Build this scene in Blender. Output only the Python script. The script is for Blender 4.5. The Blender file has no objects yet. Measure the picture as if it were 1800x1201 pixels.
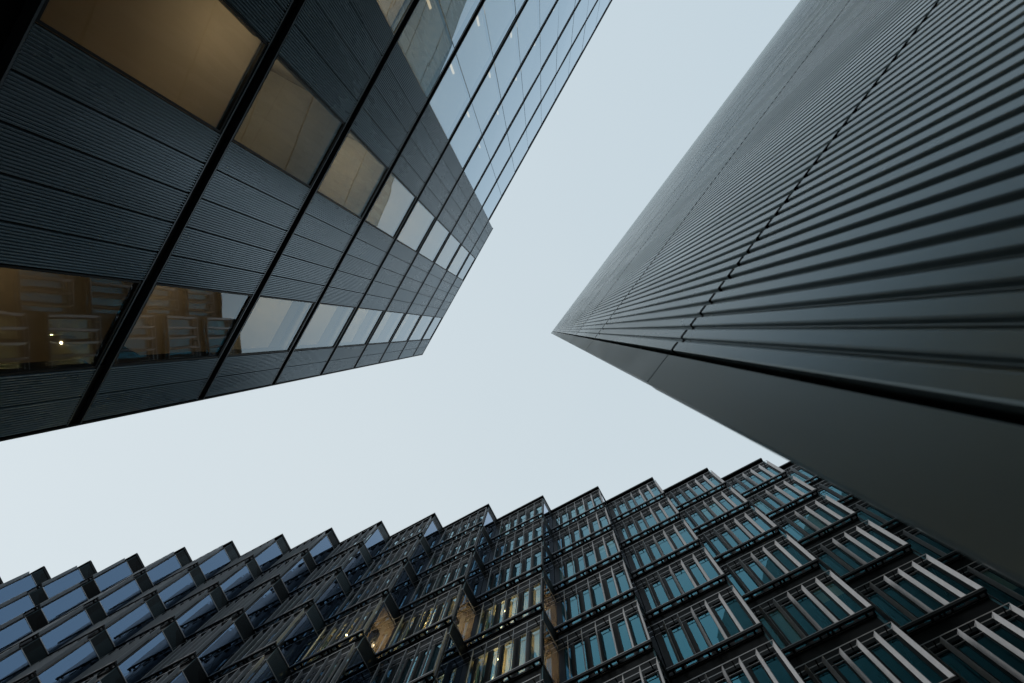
import bpy, math, random
from mathutils import Matrix, Vector
random.seed(7)
sc = bpy.context.scene
COL = sc.collection
R = math.radians
EYE = 1.6                                    # lens height above the pavement

# ------------------------------------------------------------------ camera
FPX, CX, CY, ZX, ZY = 1014.0, 900.0, 600.5, 957.0, 580.0     # focal length, image centre, zenith (1800 px wide photo)
U = Vector((ZX - CX, ZY - CY, FPX)).normalized()
X = (Vector((1, 0, 0)) - U * U.x).normalized()
Y = U.cross(X)
cd = bpy.data.cameras.new('camera'); cam = bpy.data.objects.new('camera', cd); COL.objects.link(cam)
cd.sensor_width = 36; cd.lens = FPX / 1800 * 36; cd.clip_start = 0.02; cd.clip_end = 3000
cam.matrix_world = Matrix(((X[0], -X[1], -X[2], 0), (Y[0], -Y[1], -Y[2], 0), (U[0], -U[1], -U[2], EYE), (0, 0, 0, 1)))
cd.dof.use_dof = True; cd.dof.focus_distance = 24; cd.dof.aperture_fstop = 3.2
sc.camera = cam

# ------------------------------------------------------------------ sky and sun
SUN_EL, SUN_AZ = R(17), Vector((-0.998, -0.05))                # towards the sun, in plan
w = bpy.data.worlds.new('World'); sc.world = w; w.use_nodes = True
nt = w.node_tree; nt.nodes.clear()
N = nt.nodes.new; L = nt.links.new
out = N('ShaderNodeOutputWorld'); add = N('ShaderNodeAddShader')
sky = N('ShaderNodeTexSky'); sky.sky_type = 'NISHITA'; sky.sun_disc = False
sky.sun_elevation = SUN_EL; sky.sun_rotation = math.atan2(SUN_AZ.x, SUN_AZ.y); sky.dust_density = 0.6; sky.air_density = 1.0
b1 = N('ShaderNodeBackground'); b1.inputs[1].default_value = 0.015; L(sky.outputs[0], b1.inputs[0])
# the even cloud veil, a little brighter towards the lower left of the view
tc = N('ShaderNodeTexCoord'); dot = N('ShaderNodeVectorMath'); dot.operation = 'DOT_PRODUCT'
dot.inputs[1].default_value = (-0.70, 0.55, 0.1); L(tc.outputs['Generated'], dot.inputs[0])
mr = N('ShaderNodeMapRange'); mr.inputs[1].default_value = -0.7; mr.inputs[2].default_value = 0.75
L(dot.outputs['Value'], mr.inputs[0])
nz = N('ShaderNodeTexNoise'); nz.inputs['Scale'].default_value = 1.6; nz.inputs['Detail'].default_value = 3
L(tc.outputs['Generated'], nz.inputs['Vector'])
mn = N('ShaderNodeMath'); mn.operation = 'MULTIPLY_ADD'; mn.inputs[1].default_value = 0.35; L(nz.outputs[0], mn.inputs[0])
sb = N('ShaderNodeMath'); sb.operation = 'SUBTRACT'; sb.inputs[1].default_value = 0.17; L(mr.outputs[0], sb.inputs[0]); L(sb.outputs[0], mn.inputs[2])
cr = N('ShaderNodeValToRGB')
cr.color_ramp.elements[0].color = (0.50, 0.605, 0.672, 1); cr.color_ramp.elements[1].color = (0.65, 0.715, 0.74, 1)
L(mn.outputs[0], cr.inputs[0])
# a dusk overcast fades towards the horizon
sp = N('ShaderNodeSeparateXYZ'); L(tc.outputs['Generated'], sp.inputs[0])
hz = N('ShaderNodeMapRange'); hz.interpolation_type = 'SMOOTHSTEP'; hz.inputs[1].default_value = 0.12; hz.inputs[2].default_value = 0.70
hz.inputs[3].default_value = 0.03; hz.inputs[4].default_value = 1.0; L(sp.outputs[2], hz.inputs[0])
hm = N('ShaderNodeMix'); hm.data_type = 'RGBA'; hm.blend_type = 'MULTIPLY'; hm.inputs[0].default_value = 1
L(cr.outputs[0], hm.inputs[6]); L(hz.outputs[0], hm.inputs[7])
b2 = N('ShaderNodeBackground'); b2.inputs[1].default_value = 1.03; L(hm.outputs[2], b2.inputs[0])
L(b1.outputs[0], add.inputs[0]); L(b2.outputs[0], add.inputs[1]); L(add.outputs[0], out.inputs[0])
sd = bpy.data.lights.new('sun', 'SUN'); sun = bpy.data.objects.new('sun', sd); COL.objects.link(sun)
sd.energy = 1.3; sd.angle = R(14); sd.color = (1.0, 0.96, 0.91)
to_sun = Vector((SUN_AZ.x * math.cos(SUN_EL), SUN_AZ.y * math.cos(SUN_EL), math.sin(SUN_EL)))
sun.rotation_euler = to_sun.to_track_quat('Z', 'Y').to_euler(); sun.location = (0, 0, 90)
sc.view_settings.view_transform = 'Standard'; sc.view_settings.look = 'None'
sc.view_settings.exposure = 0; sc.view_settings.gamma = 1
sc.cycles.max_bounces = 10; sc.cycles.transparent_max_bounces = 16; sc.cycles.glossy_bounces = 6
sc.cycles.caustics_reflective = False; sc.cycles.caustics_refractive = False
sc.cycles.sample_clamp_indirect = 4; sc.cycles.use_adaptive_sampling = False; sc.cycles.denoising_prefilter = 'ACCURATE'; sc.cycles.denoising_input_passes = 'RGB_ALBEDO_NORMAL'

# ------------------------------------------------------------------ materials
def mat(name, col, rough=0.5, metal=0.0, var=0.0, scale=3.0, bump=0.0, stretch=(1, 1, 1), spec=0.5):
    m = bpy.data.materials.new(name); m.use_nodes = True
    t = m.node_tree; p = t.nodes['Principled BSDF']
    p.inputs['Roughness'].default_value = rough; p.inputs['Metallic'].default_value = metal
    p.inputs['Base Color'].default_value = (*col, 1); p.inputs['Specular IOR Level'].default_value = spec
    if var or bump:
        g = t.nodes.new('ShaderNodeTexCoord'); mp = t.nodes.new('ShaderNodeMapping'); mp.inputs['Scale'].default_value = stretch
        n = t.nodes.new('ShaderNodeTexNoise'); n.inputs['Scale'].default_value = scale; n.inputs['Detail'].default_value = 6
        t.links.new(g.outputs['Object'], mp.inputs[0]); t.links.new(mp.outputs[0], n.inputs['Vector'])
        if var:
            r = t.nodes.new('ShaderNodeMapRange'); r.inputs[1].default_value = 0.3; r.inputs[2].default_value = 0.7
            r.inputs[3].default_value = 1 - var; r.inputs[4].default_value = 1 + var
            h = t.nodes.new('ShaderNodeMix'); h.data_type = 'RGBA'; h.blend_type = 'MULTIPLY'; h.inputs[0].default_value = 1
            h.inputs[6].default_value = (*col, 1)
            oi = t.nodes.new('ShaderNodeObjectInfo'); om = t.nodes.new('ShaderNodeMapRange')
            om.inputs[3].default_value = 0.90; om.inputs[4].default_value = 1.10; t.links.new(oi.outputs['Random'], om.inputs[0])
            pm = t.nodes.new('ShaderNodeMath'); pm.operation = 'MULTIPLY'; t.links.new(r.outputs[0], pm.inputs[0]); t.links.new(om.outputs[0], pm.inputs[1])
            t.links.new(n.outputs[0], r.inputs[0]); t.links.new(pm.outputs[0], h.inputs[7]); t.links.new(h.outputs[2], p.inputs['Base Color'])
            rr = t.nodes.new('ShaderNodeMapRange'); rr.inputs[3].default_value = max(0.05, rough - 0.1); rr.inputs[4].default_value = rough + 0.1
            t.links.new(n.outputs[0], rr.inputs[0]); t.links.new(rr.outputs[0], p.inputs['Roughness'])
        if bump:
            b = t.nodes.new('ShaderNodeBump'); b.inputs['Strength'].default_value = bump; b.inputs['Distance'].default_value = 0.02
            t.links.new(n.outputs[0], b.inputs['Height']); t.links.new(b.outputs[0], p.inputs['Normal'])
    return m

def glass(name, refl, trans, base, gain, power=4.2, wave=0.02, wscale=0.7):
    m = bpy.data.materials.new(name); m.use_nodes = True
    t = m.node_tree; t.nodes.clear(); A = t.nodes.new; K = t.links.new
    o = A('ShaderNodeOutputMaterial'); mx = A('ShaderNodeMixShader')
    tr = A('ShaderNodeBsdfTransparent'); tr.inputs[0].default_value = (*trans, 1)
    gl = A('ShaderNodeBsdfGlossy'); gl.inputs['Color'].default_value = (*refl, 1); gl.inputs['Roughness'].default_value = 0.015
    ge = A('ShaderNodeNewGeometry'); dt = A('ShaderNodeVectorMath'); dt.operation = 'DOT_PRODUCT'
    K(ge.outputs['Incoming'], dt.inputs[0]); K(ge.outputs['Normal'], dt.inputs[1])
    ab = A('ShaderNodeMath'); ab.operation = 'ABSOLUTE'; K(dt.outputs['Value'], ab.inputs[0])
    om = A('ShaderNodeMath'); om.operation = 'SUBTRACT'; om.inputs[0].default_value = 1; K(ab.outputs[0], om.inputs[1])
    pw = A('ShaderNodeMath'); pw.operation = 'POWER'; pw.inputs[1].default_value = power; K(om.outputs[0], pw.inputs[0])
    m0 = A('ShaderNodeMath'); m0.operation = 'MULTIPLY_ADD'; m0.use_clamp = True
    m0.inputs[1].default_value = gain; m0.inputs[2].default_value = base; K(pw.outputs[0], m0.inputs[0])
    fb = A('ShaderNodeMath'); fb.operation = 'SUBTRACT'; fb.inputs[0].default_value = 1; K(ge.outputs['Backfacing'], fb.inputs[1])
    ma = A('ShaderNodeMath'); ma.operation = 'MULTIPLY'; K(m0.outputs[0], ma.inputs[0]); K(fb.outputs[0], ma.inputs[1])
    K(ma.outputs[0], mx.inputs[0]); K(tr.outputs[0], mx.inputs[1]); K(gl.outputs[0], mx.inputs[2])
    g = A('ShaderNodeTexCoord'); n = A('ShaderNodeTexNoise'); n.inputs['Scale'].default_value = wscale; n.inputs['Detail'].default_value = 1
    b = A('ShaderNodeBump'); b.inputs['Strength'].default_value = wave; b.inputs['Distance'].default_value = 0.1
    K(g.outputs['Object'], n.inputs['Vector']); K(n.outputs[0], b.inputs['Height']); K(b.outputs[0], gl.inputs['Normal'])
    tm = A('ShaderNodeMix'); tm.data_type = 'RGBA'; tm.inputs[6].default_value = (*refl, 1); tm.inputs[7].default_value = (0.93, 0.96, 1, 1)
    p2 = A('ShaderNodeMath'); p2.operation = 'POWER'; p2.inputs[1].default_value = 3.2; K(om.outputs[0], p2.inputs[0]); K(p2.outputs[0], tm.inputs[0]); K(tm.outputs[2], gl.inputs['Color'])
    K(mx.outputs[0], o.inputs[0])
    return m

def emit(name, col, s):
    m = bpy.data.materials.new(name); m.use_nodes = True
    t = m.node_tree; t.nodes.clear()
    o = t.nodes.new('ShaderNodeOutputMaterial'); e = t.nodes.new('ShaderNodeEmission')
    e.inputs[0].default_value = (*col, 1); e.inputs[1].default_value = s
    t.links.new(e.outputs[0], o.inputs[0]); return m

M = dict(
    clad=mat('blue_grey_ribbed_metal', (0.25, 0.335, 0.395), 0.28, 0.4, 0.10, 1.3, 0, (1, 1, 0.25), 0.8),
    rail=mat('satin_edge_metal', (0.13, 0.15, 0.17), 0.35, 0.6, 0.06, 4),
    black=mat('black_painted_metal', (0.010, 0.012, 0.014), 0.5, 0.0, 0.15, 5, spec=0.15),
    seal=mat('dark_joint_seal', (0.008, 0.009, 0.011), 0.7, spec=0.15),
    steel=mat('grey_ribbed_steel', (0.25, 0.33, 0.345), 0.27, 0.4, 0.09, 2.0, 0.0, (1, 1, 0.12), 0.9),
    plate=mat('grey_flat_steel', (0.25, 0.325, 0.325), 0.38, 0.3, 0.12, 3.0, 0.015, (1, 1, 0.3), 0.8),
    frame=mat('charcoal_frame_metal', (0.012, 0.016, 0.019), 0.5, 0.0, 0.12, 6, spec=0.2),
    edge=mat('pale_anodised_edge', (0.42, 0.42, 0.43), 0.38, 0.5, 0.06, 6),
    fin=mat('pale_grey_fin_paint', (0.46, 0.49, 0.53), 0.4, 0.0, 0.06, 5),
    louvre=mat('dark_blue_louvre', (0.025, 0.085, 0.11), 0.5, 0.2, 0.08, 6),
    wallp=mat('warm_plaster', (0.46, 0.40, 0.32), 0.8, 0, 0.10, 1.5),
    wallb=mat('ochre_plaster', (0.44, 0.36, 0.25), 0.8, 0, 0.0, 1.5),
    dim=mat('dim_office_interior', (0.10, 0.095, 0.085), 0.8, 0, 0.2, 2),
    ceil=mat('office_ceiling_planks', (0.58, 0.54, 0.45), 0.75, 0, 0.05, 1.2),
    blind=mat('white_roller_blind', (0.84, 0.82, 0.78), 0.85, 0, 0.04, 2),
    pave=mat('granite_paving', (0.09, 0.09, 0.09), 0.7, 0, 0.15, 4),
    roofm=mat('roof_membrane', (0.12, 0.12, 0.125), 0.8, 0, 0.1, 1),
    g_a=glass('clear_office_glass', (0.74, 0.90, 1.0), (0.88, 0.90, 0.86), 0.05, 1.0, 3.2),
    g_sky=glass('blue_office_glass', (0.60, 0.82, 1.0), (0.70, 0.78, 0.82), 0.36, 1.0),
    g_b=glass('teal_solar_glass', (0.09, 0.45, 0.59), (0.80, 0.86, 0.78), 0.30, 0.9, wave=0.05),
    g_s=glass('blue_solar_glass', (0.36, 0.56, 0.86), (0.70, 0.72, 0.74), 0.30, 1.0, wave=0.03),
    lamp=emit('warm_lamp', (1.0, 0.74, 0.38), 30), spot=emit('warm_downlight', (1.0, 0.80, 0.52), 60),
    strip=emit('mullion_glow', (1.0, 0.66, 0.36), 1.6),  # warm glow on uplit mullions, put in as emission; no lamp itself
)

# ------------------------------------------------------------------ mesh helpers
class MB:
    def __init__(s): s.v, s.f, s.m = [], [], []
    def face(s, pts, m=0):
        n = len(s.v); s.v += [tuple(p) for p in pts]; s.f.append(tuple(range(n, n + len(pts)))); s.m.append(m)
    def box(s, x0, x1, y0, y1, z0, z1, m=0):
        n = len(s.v)
        s.v += [(x0, y0, z0), (x1, y0, z0), (x1, y1, z0), (x0, y1, z0), (x0, y0, z1), (x1, y0, z1), (x1, y1, z1), (x0, y1, z1)]
        for q in ((0, 3, 2, 1), (4, 5, 6, 7), (0, 1, 5, 4), (1, 2, 6, 5), (2, 3, 7, 6), (3, 0, 4, 7)):
            s.f.append(tuple(n + i for i in q)); s.m.append(m)
    def room(s, x0, x1, y0, y1, z0, z1, m=0, skip=()):
        """box seen from inside, open towards y1 (and any side named in skip)"""
        q = dict(floor=[(x0, y0, z0), (x1, y0, z0), (x1, y1, z0), (x0, y1, z0)], ceil=[(x0, y0, z1), (x0, y1, z1), (x1, y1, z1), (x1, y0, z1)],
                 back=[(x0, y0, z0), (x0, y0, z1), (x1, y0, z1), (x1, y0, z0)], left=[(x0, y0, z0), (x0, y1, z0), (x0, y1, z1), (x0, y0, z1)],
                 right=[(x1, y0, z0), (x1, y0, z1), (x1, y1, z1), (x1, y1, z0)])
        for k, p in q.items():
            if k not in skip: s.face(p, m)
    def prism(s, prof, z0, z1, m=0, caps=True):
        """closed plan profile (counter-clockwise) pulled up from z0 to z1"""
        n, k = len(s.v), len(prof)
        s.v += [(x, y, z0) for x, y in prof] + [(x, y, z1) for x, y in prof]
        for i in range(k):
            j = (i + 1) % k; s.f.append((n + i, n + j, n + k + j, n + k + i)); s.m.append(m)
        if caps:
            s.f.append(tuple(n + i for i in reversed(range(k)))); s.m.append(m)
            s.f.append(tuple(n + k + i for i in range(k))); s.m.append(m)
    def disc(s, c, r, n=12, m=0, axis='z', h=0.0):
        s.face([(c[0] + r * math.cos(t * math.tau / n), c[1] - r * math.sin(t * math.tau / n), c[2]) for t in range(n)], m)
    def mesh(s, name, mats):
        me = bpy.data.meshes.new(name); me.from_pydata(s.v, [], s.f)
        for x in mats: me.materials.append(x)
        me.polygons.foreach_set('material_index', s.m); me.update(); return me
    def build(s, name, mats, parent=None):
        return link(name, s.mesh(name, mats), parent)

def warp(b, a=0.007):
    d = [random.uniform(-a, a) for _ in range(4)]; p = {}
    for i, (x, y, z) in enumerate(b.v):
        k = (round(x, 3), round(z, 3)); p.setdefault(k, d[len(p) % 4]); b.v[i] = (x, y + p[k], z)

def link(name, me, parent=None, mtx=None):
    o = bpy.data.objects.new(name, me); COL.objects.link(o)
    if parent: o.parent = parent
    if mtx is not None: o.matrix_local = mtx
    return o

def thing(name, label, cat, loc, ang):
    o = bpy.data.objects.new(name, None); COL.objects.link(o)
    o.location = loc; o.rotation_euler = (0, 0, ang); o['label'] = label; o['category'] = cat
    return o

# ------------------------------------------------------------------ ground
g = MB(); g.box(-400, 400, -400, 400, -0.5, 0); go = g.build('pavement', [M['pave']]); go['kind'] = 'structure'

# ================================================================== building with ribbed panels and windows (left)
AO = (-5.924, -3.359, 0)
A = thing('striped_office_building', 'tall office building of ribbed blue grey panels, black floor bands and amber windows', 'building', AO, R(-60.44))
BL, BH = 10.18, 10.53                                        # lower and upper edge of the second floor band, over the lens
SX0, SX1, GX = -5.96, 4.52, 1.772
GN = 12
bands = [(5.45 + EYE, 6.36 + EYE)] + [(BL + 4 * k + EYE, BH + 4 * k + EYE) for k in range(8)]
TOP = 41.42 + EYE
XEND = SX1 + GX * GN

def rib_panel(x0, x1, z0, z1, y=0.0, pitch=0.0525, depth=0.030):
    n = max(4, round((x1 - x0) / pitch)); p = (x1 - x0 - 0.024) / n
    front = []
    for i in range(n):
        a = x0 + 0.012 + i * p
        front += [(a, y - depth), (a + p * 0.18, y - depth), (a + p * 0.42, y), (a + p * 0.76, y)]
    front.append((x1 - 0.012, y - depth))
    prof = [(x0 + 0.012, y - 0.07), (x1 - 0.012, y - 0.07)] + front[::-1]
    b = MB(); b.prism(prof, z0, z1); return b

def ceiling(b, x0, x1, y0, y1, z, plain=False):
    """plank ceiling: planks across, with thin open joints"""
    if plain:
        b.face([(x0, y0, z), (x0, y1, z), (x1, y1, z), (x1, y0, z)], 1); return
    x = x0
    while x < x1 - 0.01:
        xe = min(x + 0.30, x1); y = y1
        while y > y0 + 0.01:
            ye = max(y - 1.5, y0)
            b.face([(x, ye, z), (x, y - 0.008, z), (xe - 0.005, y - 0.008, z), (xe - 0.005, ye, z)], 1); y = ye
        x = xe
    b.face([(x0, y0, z + 0.05), (x0, y1, z + 0.05), (x1, y1, z + 0.05), (x1, y0, z + 0.05)], 0)

wins = [(-4.68, -2.85), (0.196, 2.02)]
cols = [(-5.90, -5.29), (-5.29, -4.68)] + [(-2.85 + 0.6092 * i, -2.85 + 0.6092 * (i + 1)) for i in range(5)] + [(2.02 + 0.625 * i, 2.02 + 0.625 * (i + 1)) for i in range(4)]
# opaque body: wall backing round the windows, flank, back, roof
b = MB()
for x0, x1 in ((SX0, -4.68), (-2.85, 0.196), (2.02, SX1)):
    b.box(x0 + (0.0 if x0 > SX0 else 0.0), x1, -0.35, -0.085, bands[0][1], TOP - 0.02)
for x0, x1 in wins:
    b.box(x0, x1, -0.35, -0.085, bands[8][1] + 2.75, TOP - 0.02)
b.box(SX0, SX0 + 0.045, -0.085, 0.0, bands[0][1], TOP)         # corner trim
b.box(SX0, SX0 + 0.30, -20, -0.35, 0, TOP - 0.02)
b.box(SX0 + 0.30, XEND, -20, -19.7, 0, bands[8][1] - 0.02)
b.box(SX1 - 0.3, SX1, -19.7, -0.35, bands[8][1] + 0.001, TOP - 0.02)
b.box(SX0 + 0.30, SX1 - 0.3, -19.7, -0.35, TOP - 0.5, TOP - 0.15)
b.box(SX1 + 0.001, XEND, -19.7, -0.36, bands[8][1] - 0.35, bands[8][1] - 0.1)
b.build('wall', [M['black']], A)
b = MB(); b.box(SX0 + 0.3, XEND, -1.8, -1.5, 0, bands[0][0] - 0.05); b.box(SX0, XEND, -1.5, -0.09, bands[0][0] - 0.05, bands[0][0] + 0.1)
b.build('recessed_ground_storey', [M['black']], A)
b = MB(); b.box(SX0 - 0.004, SX1 + 0.02, -0.40, 0.012, TOP, TOP + 0.05); b.build('coping', [M['rail']], A)
b = MB(); b.box(SX1 + 0.03, XEND, -0.40, 0.012, bands[8][1] + 0.002, bands[8][1] + 0.04); b.build('coping', [M['rail']], A)
# floor bands: dark recessed channel between two metal lips
for k, (z0, z1) in enumerate(bands):
    xe = XEND
    b = MB()
    b.box(SX0 + 0.05, xe, -0.34, -0.16, z0 + 0.001, z1 - 0.001, 0)
    for zz in ((z0, z0 + 0.035), (z1 - 0.035, z1)):
        b.box(SX0 + 0.002, xe, -0.159, -0.004, zz[0], zz[1], 1)
    b.build('floor_band', [M['black'], M['rail']], A)
# ribbed cladding panels
for k in range(9):
    z0 = bands[k][1] + 0.006
    z1 = bands[k + 1][0] - 0.02 if k < 8 else TOP - 0.015
    for x0, x1 in cols:
        rib_panel(x0, x1, z0, z1).build('cladding_panel', [M['clad']], A)
    # windows
    for wi, (x0, x1) in enumerate(wins):
        wz1 = z1 if k < 8 else bands[8][1] + 2.75
        b = MB(); fw = 0.045
        b.box(x0 + 0.004, x0 + fw, -0.10, -0.012, z0, wz1); b.box(x1 - fw, x1 - 0.004, -0.10, -0.012, z0, wz1)
        b.box(x0 + fw, x1 - fw, -0.10, -0.014, z0, z0 + fw); b.box(x0 + fw, x1 - fw, -0.10, -0.014, wz1 - fw, wz1)
        win = b.build('window', [M['frame']], A)
        b = MB(); b.box(x0 + fw, x1 - fw, -0.058, -0.040, z0 + fw, wz1 - fw); warp(b, 0.004)
        b.build('pane', [M['g_a']], win)
        xl = x0 - (1.0 if wi == 0 else 0.25)
        b = MB(); b.room(xl, x1 + 0.25, -4.2, -0.36, z0 - 0.05, wz1 + 0.02, 0, skip=('ceil',))
        ceiling(b, xl, x1 + 0.25, -4.2, -0.361, wz1 + 0.02, plain=(k == 0 or wi == 0))
        b.face([(x0, -0.361, wz1 + 0.02), (x0, -0.10, wz1 + 0.02), (x1, -0.10, wz1 + 0.02), (x1, -0.361, wz1 + 0.02)], 1)
        if wi == 0 and k >= 2: b.box(x0 - 0.2, x1 + 0.2, -0.62, -0.37, wz1 - 0.12, wz1 + 0.01, 2)
        if k == 0 and wi == 0:
            b.disc((-4.61, -0.83, wz1 + 0.012), 0.017, m=3)
        b.build('interior', [M['wallp'], M['ceil'], M['dim'], M['spot']], win)
# the lit rooms' own lamps
def lamp(x, y, z, power, r=0.12, col=(1.0, 0.70, 0.42)):
    l = bpy.data.lights.new('room_lamp', 'POINT'); l.energy = power; l.shadow_soft_size = r; l.color = col
    o = bpy.data.objects.new('room_lamp', l); COL.objects.link(o); o.parent = A; o.location = (x, y, z)
WARM, SOFT = (1.0, 0.70, 0.42), (1.0, 0.84, 0.62)
lamp(1.95, -0.9, bands[0][1] + 2.6, 15, col=(1.0, 0.74, 0.48))
lamp(-3.9, -3.5, bands[0][1] + 2.4, 12)
lamp(-3.9, -3.3, bands[1][1] + 2.2, 20)
lamp(1.4, -1.9, bands[1][1] + 1.8, 12, col=SOFT)
lamp(1.7, -1.4, bands[2][1] + 1.9, 26, col=SOFT)
for k in range(2, 9): lamp(-3.4, -1.7, bands[k][1] + (1.9 if k < 8 else 1.2), 34, col=SOFT)
for k in range(3, 9): lamp(1.2, -1.5, bands[k][1] + (1.9 if k < 8 else 1.2), 26, col=SOFT)
for k in range(0, 5):
    for x in ((5.6, 8.8, 12.0) if k else (5.6,)): lamp(x, -1.7, bands[k][1] + 1.9, (6, 110, 30, 22, 18)[k], col=WARM if k == 1 else SOFT)
# curtain wall beyond the panels
for k in range(8):
    z0, z1 = bands[k][1] + 0.004, bands[k + 1][0] - 0.004
    for i in range(GN):
        x0 = SX1 + GX * i
        b = MB(); b.box(x0 + 0.014, x0 + GX - 0.014, -0.05, -0.02, z0, z1); warp(b)
        b.build('glass_pane', [M['g_sky']], A)
    b = MB(); b.room(SX1 + 0.01, XEND, -6.0, -0.36, z0 - 0.02, z1 - 0.03, 0, skip=('ceil',))
    ceiling(b, SX1 + 0.01, XEND, -6.0, -0.15, z1 - 0.03)
    for i in range(1, GN):
        b.box(SX1 + GX * i - 0.012, SX1 + GX * i + 0.012, -0.14, -0.055, z0, z1, 3)
    for i in range(1, 6):
        xx = SX1 + GX * i - 0.22; hh = 1.25 - 0.1 * i
        b.prism([(xx - 0.05, -0.20), (xx + 0.05, -0.20), (xx + 0.02, -0.16), (xx - 0.02, -0.16)], z0 + 0.05, z0 + hh, 4)  # fading streak of light up a mullion, imitated by a glowing taper
    b.build('interior', [M['wallp'], M['ceil'], M['dim'], M['frame'], M['strip'] if k < 6 else M['dim']], A)

# ================================================================== ribbed metal wall (right)
D = 0.518
ca = R(126.75); nx, ny = -math.sin(ca), math.cos(ca)          # outward normal of the wall
CO = (-nx * D, -ny * D, 0)
C = thing('metal_clad_building', 'grey metal building with close vertical ribs and a flat corner strip, rising steeply at right', 'building', CO, ca)
CX0, CX1, GAP0, GAP1 = -34.0, -0.0895, -0.272, -0.247
CT = 41.3 + EYE
seams = [0.0] + [2.656 + 4 * k + EYE for k in range(11)]
PIT = 0.0695
for k in range(len(seams) - 1):
    if seams[k] > CT - 0.3: break
    gp = 0.016 + 0.012 * min(k, 3); z0 = seams[k] + gp; z1 = min(seams[k + 1], CT) - gp
    b = MB(); n = int((GAP0 - CX0) / PIT); front = []
    for i in range(n):
        a = GAP0 - i * PIT
        front += [(a, -0.017), (a - 0.002, -0.003), (a - 0.006, 0.0), (a - 0.0440, 0.0), (a - 0.0485, -0.003), (a - 0.0505, -0.018), (a - PIT + 0.001, -0.018)]
    xe = GAP0 - n * PIT
    prof = front + [(xe, -0.045), (GAP0, -0.045)]
    b.prism(prof, z0, z1); b.m[-2] = b.m[-1] = 1
    b.build('cladding_course', [M['steel'], M['seal']], C)
    pz0 = seams[k] + (0.008 if k else 0.0); pz1 = min(seams[k + 1], CT) - 0.008
    off = 0.004 if k == 0 else 0.0
    b = MB()
    b.prism([(GAP1, -0.05), (CX1 + off, -0.05), (CX1 + off, 0.0), (GAP1 + 0.004, 0.0), (GAP1, -0.004)], pz0, pz1)
    b.build('corner_panel', [M['plate']], C)
fl = Vector((-math.sin(R(22)), -math.cos(R(22)))) * 22
b = MB(); b.prism([(CX0, -0.052), (CX0, fl.y), (CX1 - 0.012 + fl.x, fl.y), (CX1 - 0.012, -0.052)], 0, CT - 0.02)
b.build('wall', [M['seal']], C)
b = MB(); b.prism([(CX1 - 0.011 + fl.x, fl.y), (CX1 + fl.x, fl.y), (CX1, -0.0505), (CX1 - 0.011, -0.0505)], 0, CT - 0.01)
b.build('flank_cladding', [M['plate']], C)
b = MB(); b.prism([(CX0, 0.004), (CX0, fl.y), (CX1 + fl.x, fl.y), (CX1 + 0.002, 0.004)], CT, CT + 0.04); b.build('coping', [M['plate']], C)

# ================================================================== saw-tooth office building (bottom)
HB = 39.02 + EYE                                              # underside of the top storey's outer tray
tips = [(-46.9, 18.95), (-43.4, 18.45), (-39.85, 17.95), (-36.354, 17.203), (-32.819, 16.708), (-29.318, 16.094), (-25.77, 15.567), (-22.257, 15.044), (-18.573, 14.483),
        (-15.01, 13.969), (-11.443, 13.419), (-7.674, 12.792), (-3.907, 12.092), (-0.151, 11.446), (3.617, 10.752), (7.297, 10.074),
        (10.954, 9.385), (14.52, 8.68), (18.15, 7.95), (21.75, 7.2), (25.35, 6.45)]
tang = R(180 - 28.5)                                          # local x: from the tip of a tooth back to its valley
tx, ty = Vector((math.cos(tang), math.sin(tang))), Vector((-math.sin(tang), math.cos(tang)))
B = thing('sawtooth_office_building', 'dark glass office building stepped in saw-tooth bays with pale vertical fins, along the bottom', 'building', (-0.15, 16.0, 0), 0.0)
BLEN, YG = 3.62, -0.27
def p_fin():
    b = MB(); a = Vector((0.0935, -0.176)); t = Vector((-0.8829, -0.4695)) * 0.010
    o = Vector((0.012, -0.004))
    pr = [o - t, o + t, o + a + t, o + a - t]
    b.prism([(p.x, p.y) for p in pr][::-1] if False else [(p.x, p.y) for p in pr], -2.90, -0.036); return b
pattern = [(0.20, 0.60), (0.76, 1.08), (1.34, 1.80), (1.98, 2.28), (2.50, 2.94), (3.10, 3.36)]
def p_frame():
    b = MB()
    z0, z1 = -2.95, -0.13
    xs = [0.06] + [v for p in pattern for v in p] + [BLEN]
    for i in range(0, len(xs), 2):
        b.box(xs[i], xs[i + 1], YG - 0.10, YG, z0, z1, 0)      # mullions and blind panels between the panes
    b.box(0.06, BLEN, YG - 0.10, YG, z1, 0.02, 0)            # head
    b.box(0.06, BLEN, YG - 0.10, YG, -3.12, z0, 0)
    b.box(0.06, BLEN, YG - 0.055, YG + 0.012, -0.30, -0.275, 1)   # pale blind box edge
    b.box(0.05, BLEN, -1.7, YG - 0.02, 0.021, 0.98, 2)          # spandrel
    b.box(0.05, 0.095, YG - 0.10, YG + 0.04, -2.95, 0.0, 0)     # corner post
    return b
def p_wglass():
    b = MB()
    for x0, x1 in pattern: b.box(x0, x1, YG - 0.065, YG - 0.045, -2.95, -0.13)
    return b
def p_tray():
    b = MB()
    b.box(0.0, BLEN, -0.012, 0.0, -0.035, 0.0, 1)             # pale outer lip
    b.box(0.002, BLEN, -0.215, -0.2005, -0.036, -0.002, 1)
    for i in range(6):
        x = 0.16 + i * 0.61
        if i % 2 == 0 or i == 5: b.box(x + 0.10, x + 0.14, YG + 0.001, -0.0125, -0.06, -0.037, 0)
    return b
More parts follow.
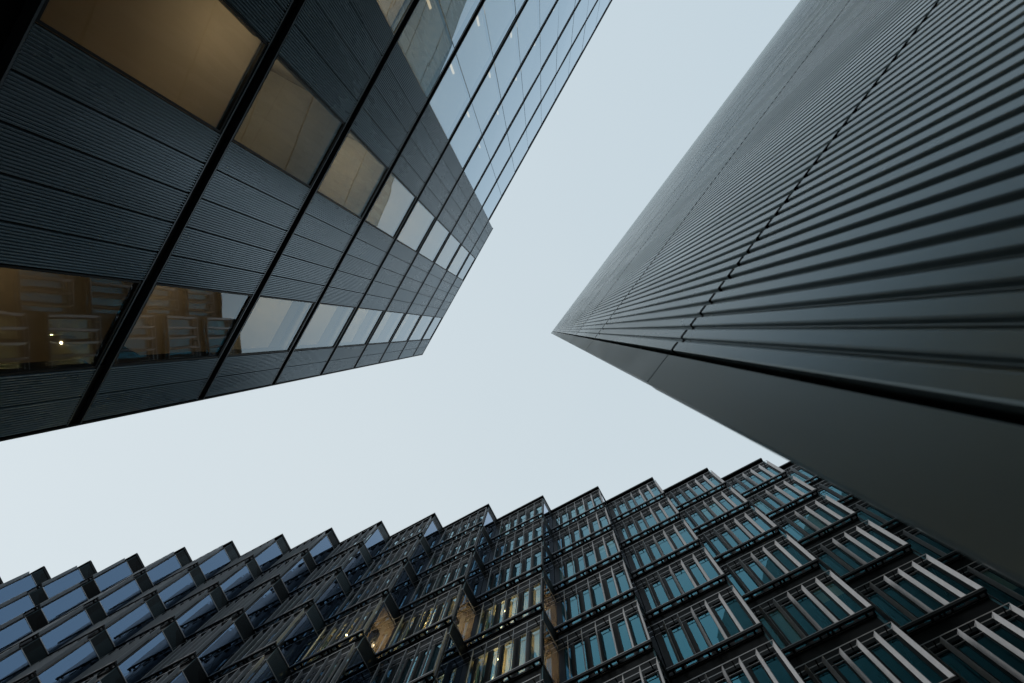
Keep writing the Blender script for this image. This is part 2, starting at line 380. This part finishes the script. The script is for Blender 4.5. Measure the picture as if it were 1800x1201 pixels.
def p_shelf():
    b = MB()
    b.box(0.0, BLEN, -0.014, 0.0, -2.93, -2.901, 1)            # pale lip
    b.box(0.0, BLEN, -0.09, -0.002, -3.06, -2.932, 0)          # outer beam
    b.box(0.05, BLEN, -0.262, -0.215, -3.05, -2.955, 0)           # inner rail
    b.box(0.05, BLEN, -0.267, -0.2625, -3.06, -3.03, 1)
    for x0, x1 in ((0.04, 0.10), (0.30, 0.38), (1.28, 1.36), (1.56, 1.64), (1.72, 1.80), (2.02, 2.10), (3.02, 3.10), (3.40, 3.46)):
        b.box(x0, x1, -0.214, -0.091, -3.04, -2.95, 0)
    return b
SY0, SY1 = -0.29, -1.80
def p_sglass():
    b = MB(); b.box(0.045, 0.065, SY1, SY0, -2.93, -0.03, 0)
    return b
def p_strim():
    b = MB()
    b.box(0.030, 0.075, SY1, SY0 + 0.02, -0.028, 0.012, 0)
    b.box(0.030, 0.075, SY1, SY0 + 0.02, -2.985, -2.935, 0)
    b.box(0.038, 0.07, SY0 - 0.0, SY0 + 0.04, -2.934, -0.029, 1)
    return b
def p_louvre():
    b = MB()
    for i in range(17):
        z = 0.04 + i * 0.054
        b.prism([(0.078, SY0 + 0.01), (0.050, SY0 + 0.01), (0.050, SY1), (0.078, SY1)], z, z + 0.026)
    b.box(0.079, 0.10, SY1, SY0 + 0.02, 0.013, 0.985)
    b.box(0.04, 0.0785, SY0 + 0.011, SY0 + 0.03, 0.013, 0.985)
    return b
def p_room(lit, blinds=()):
    b = MB()
    for k, f in blinds:
        x0, x1 = pattern[k]; b.box(x0 + 0.01, x1 - 0.01, YG - 0.098, YG - 0.09, -0.14 - f * 2.8, -0.14, 4)
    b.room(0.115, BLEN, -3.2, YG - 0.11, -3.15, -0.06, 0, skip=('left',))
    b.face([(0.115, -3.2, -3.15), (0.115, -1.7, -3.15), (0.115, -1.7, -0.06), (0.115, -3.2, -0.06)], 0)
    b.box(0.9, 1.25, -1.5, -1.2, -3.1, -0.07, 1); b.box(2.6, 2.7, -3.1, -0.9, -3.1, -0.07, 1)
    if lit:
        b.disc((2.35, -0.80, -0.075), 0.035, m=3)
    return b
FM = [M['frame'], M['edge'], M['black']]
protos = [('window', p_frame(), FM), ('pane', p_wglass(), [M['g_b']]), ('shade_tray', p_tray(), [M['black'], M['edge']]), ('bottom_shelf', p_shelf(), [M['black'], M['edge']]),
          ('side_pane', p_sglass(), [M['g_s']]), ('side_transom', p_strim(), [M['edge'], M['frame']]), ('louvre_panel', p_louvre(), [M['louvre']]),
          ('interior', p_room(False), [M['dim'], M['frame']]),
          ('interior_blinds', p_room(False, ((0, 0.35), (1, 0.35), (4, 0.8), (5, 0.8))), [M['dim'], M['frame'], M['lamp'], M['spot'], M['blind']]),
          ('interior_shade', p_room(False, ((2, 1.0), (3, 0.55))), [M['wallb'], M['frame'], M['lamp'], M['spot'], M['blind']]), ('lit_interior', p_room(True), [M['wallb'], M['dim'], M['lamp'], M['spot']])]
PM = {n: b.mesh(n, m) for n, b, m in protos}
PB = {n: (b, m) for n, b, m in protos}
fin_mb = p_fin(); fin_me = fin_mb.mesh('fin', [M['fin']])
LIT = {(13, 3), (13, 4), (12, 3), (11, 3), (12, 5), (13, 5)}
STOREYS = 10
binv = Matrix.Translation(Vector(B.location)).inverted()
bays = []
cinv = cam.matrix_world.inverted()
def project(p):
    q = cinv @ p
    if q.z > -0.05: return None
    return (CX + FPX * q.x / -q.z, CY - FPX * q.y / -q.z)
for ti, (px, py) in enumerate(tips):
    fx = Vector((px, py)) * ((39.02 + 0.95) / 39.42)          # roof corner in plan
    org = fx - tx * 0.10 + ty * 0.12
    sx = ((Vector(tips[ti - 1]) - Vector(tips[ti])).dot(tx) * 1.0139 + 0.03) / BLEN if ti else 1.0
    for j in range(STOREYS):
        mw = Matrix.Translation((org.x, org.y, HB - 4 * j)) @ Matrix.Rotation(tang, 4, 'Z') @ Matrix.Diagonal((sx, 1, 1, 1))
        pts = [project(mw @ Vector(c)) for c in ((0, 0, 0), (BLEN, 0, 0), (BLEN, 0, -3), (0, 0, -3), (0.05, SY1, 0), (0.05, SY1, -3))]
        area = 0
        if all(pts):
            def poly(q):
                q = [(min(max(x, 0), 1800), min(max(y, 0), 1201)) for x, y in q]
                return abs(sum(q[i][0] * q[i - 1][1] - q[i - 1][0] * q[i][1] for i in range(len(q)))) / 2
            area = poly(pts[:4]) + poly([pts[0], pts[4], pts[5], pts[3]])
            # hidden behind the ribbed building
            cxs = sum(p[0] for p in pts) / 6; cys = sum(p[1] for p in pts) / 6
            if cys < 576 + 0.515 * (cxs - 957) and cxs > 975: area *= 0.05
        bays.append((area, ti, j, mw))
bays.sort(key=lambda q: -q[0])
NB = min(100, sum(1 for q in bays if q[0] > 30))
FIN_BAYS = 16
rest = {n: MB() for n in list(PM) + ['fin']}
def pour(n, src, mtx):
    r = rest[n]; k = len(r.v)
    r.v += [tuple(mtx @ Vector(v)) for v in src.v]; r.f += [tuple(k + i for i in f) for f in src.f]; r.m += src.m
for rank, (area, ti, j, mw) in enumerate(bays):
    ml = binv @ mw
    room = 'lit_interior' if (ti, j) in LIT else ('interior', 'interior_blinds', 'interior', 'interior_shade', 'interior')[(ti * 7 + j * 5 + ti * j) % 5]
    names = [n for n in PM if 'interior' not in n] + [room]
    if rank < NB:
        o = link('window', PM['window'], B, ml)
        for n in names[1:]:
            link('interior' if 'interior' in n else n, PM[n], o, Matrix.Rotation(random.uniform(-0.004, 0.004), 4, 'Z') if n in ('pane', 'side_pane') else None)
    else:
        if area <= 0 and j < 2: pass
        for n in names: pour(n, PB[n][0], ml)
    fins = [mw @ Matrix.Translation((0.61 * i, 0, 0)) for i in range(6)]
    if (ti, j) in LIT:
        for lx, ly, pw in ((2.4, -1.0, 62), (0.9, -1.5, 50)):
            l = bpy.data.lights.new('room_lamp', 'POINT'); l.energy = pw; l.shadow_soft_size = 0.06; l.color = (1.0, 0.74, 0.40)
            lo = bpy.data.objects.new('room_lamp', l); COL.objects.link(lo); lo.parent = B; lo.location = ml @ Vector((lx, ly, -1.1))
    for fm in fins:
        if rank < FIN_BAYS: link('fin', fin_me, o, ml.inverted() @ binv @ fm)
        else: pour('fin', fin_mb, binv @ fm)
for n, mb in rest.items():
    if mb.v:
        o = mb.build('interior' if 'interior' in n else n, PB[n][1] if n != 'fin' else [M['fin']], B); o['kind'] = 'stuff'
# roof: slab over every tooth with its dark fascia, and the body behind
b = MB()
for ti, (px, py) in enumerate(tips):
    fx = Vector((px, py)) * ((39.02 + 0.95) / 39.42); org = fx - tx * 0.10 + ty * 0.12
    mw = Matrix.Translation((org.x, org.y, HB)) @ Matrix.Rotation(tang, 4, 'Z'); ml = binv @ mw
    t = MB(); t.box(0.02, BLEN + 0.22, -1.9, -0.10, 0.99, 1.16); t.box(0.05, BLEN + 0.22, -1.88, -0.16, 1.1605, 1.22)
    k = len(b.v); b.v += [tuple(ml @ Vector(v)) for v in t.v]; b.f += [tuple(k + i for i in f) for f in t.f]; b.m += t.m
b.build('roof_edge', [M['black']], B)
b = MB()
for i in range(len(tips) - 1):
    for (x0, y0), (x1, y1) in [(tips[i], tips[i + 1])]:
        oy = 4.6
        b.prism([(x0 + 0.15, y0 + oy - 16), (x1 + 0.15, y1 + oy - 16), (x1 + 3, y1 + oy - 1), (x0 + 3, y0 + oy - 1)], 0, HB + 0.95)
b.build('wall', [M['black']], B)
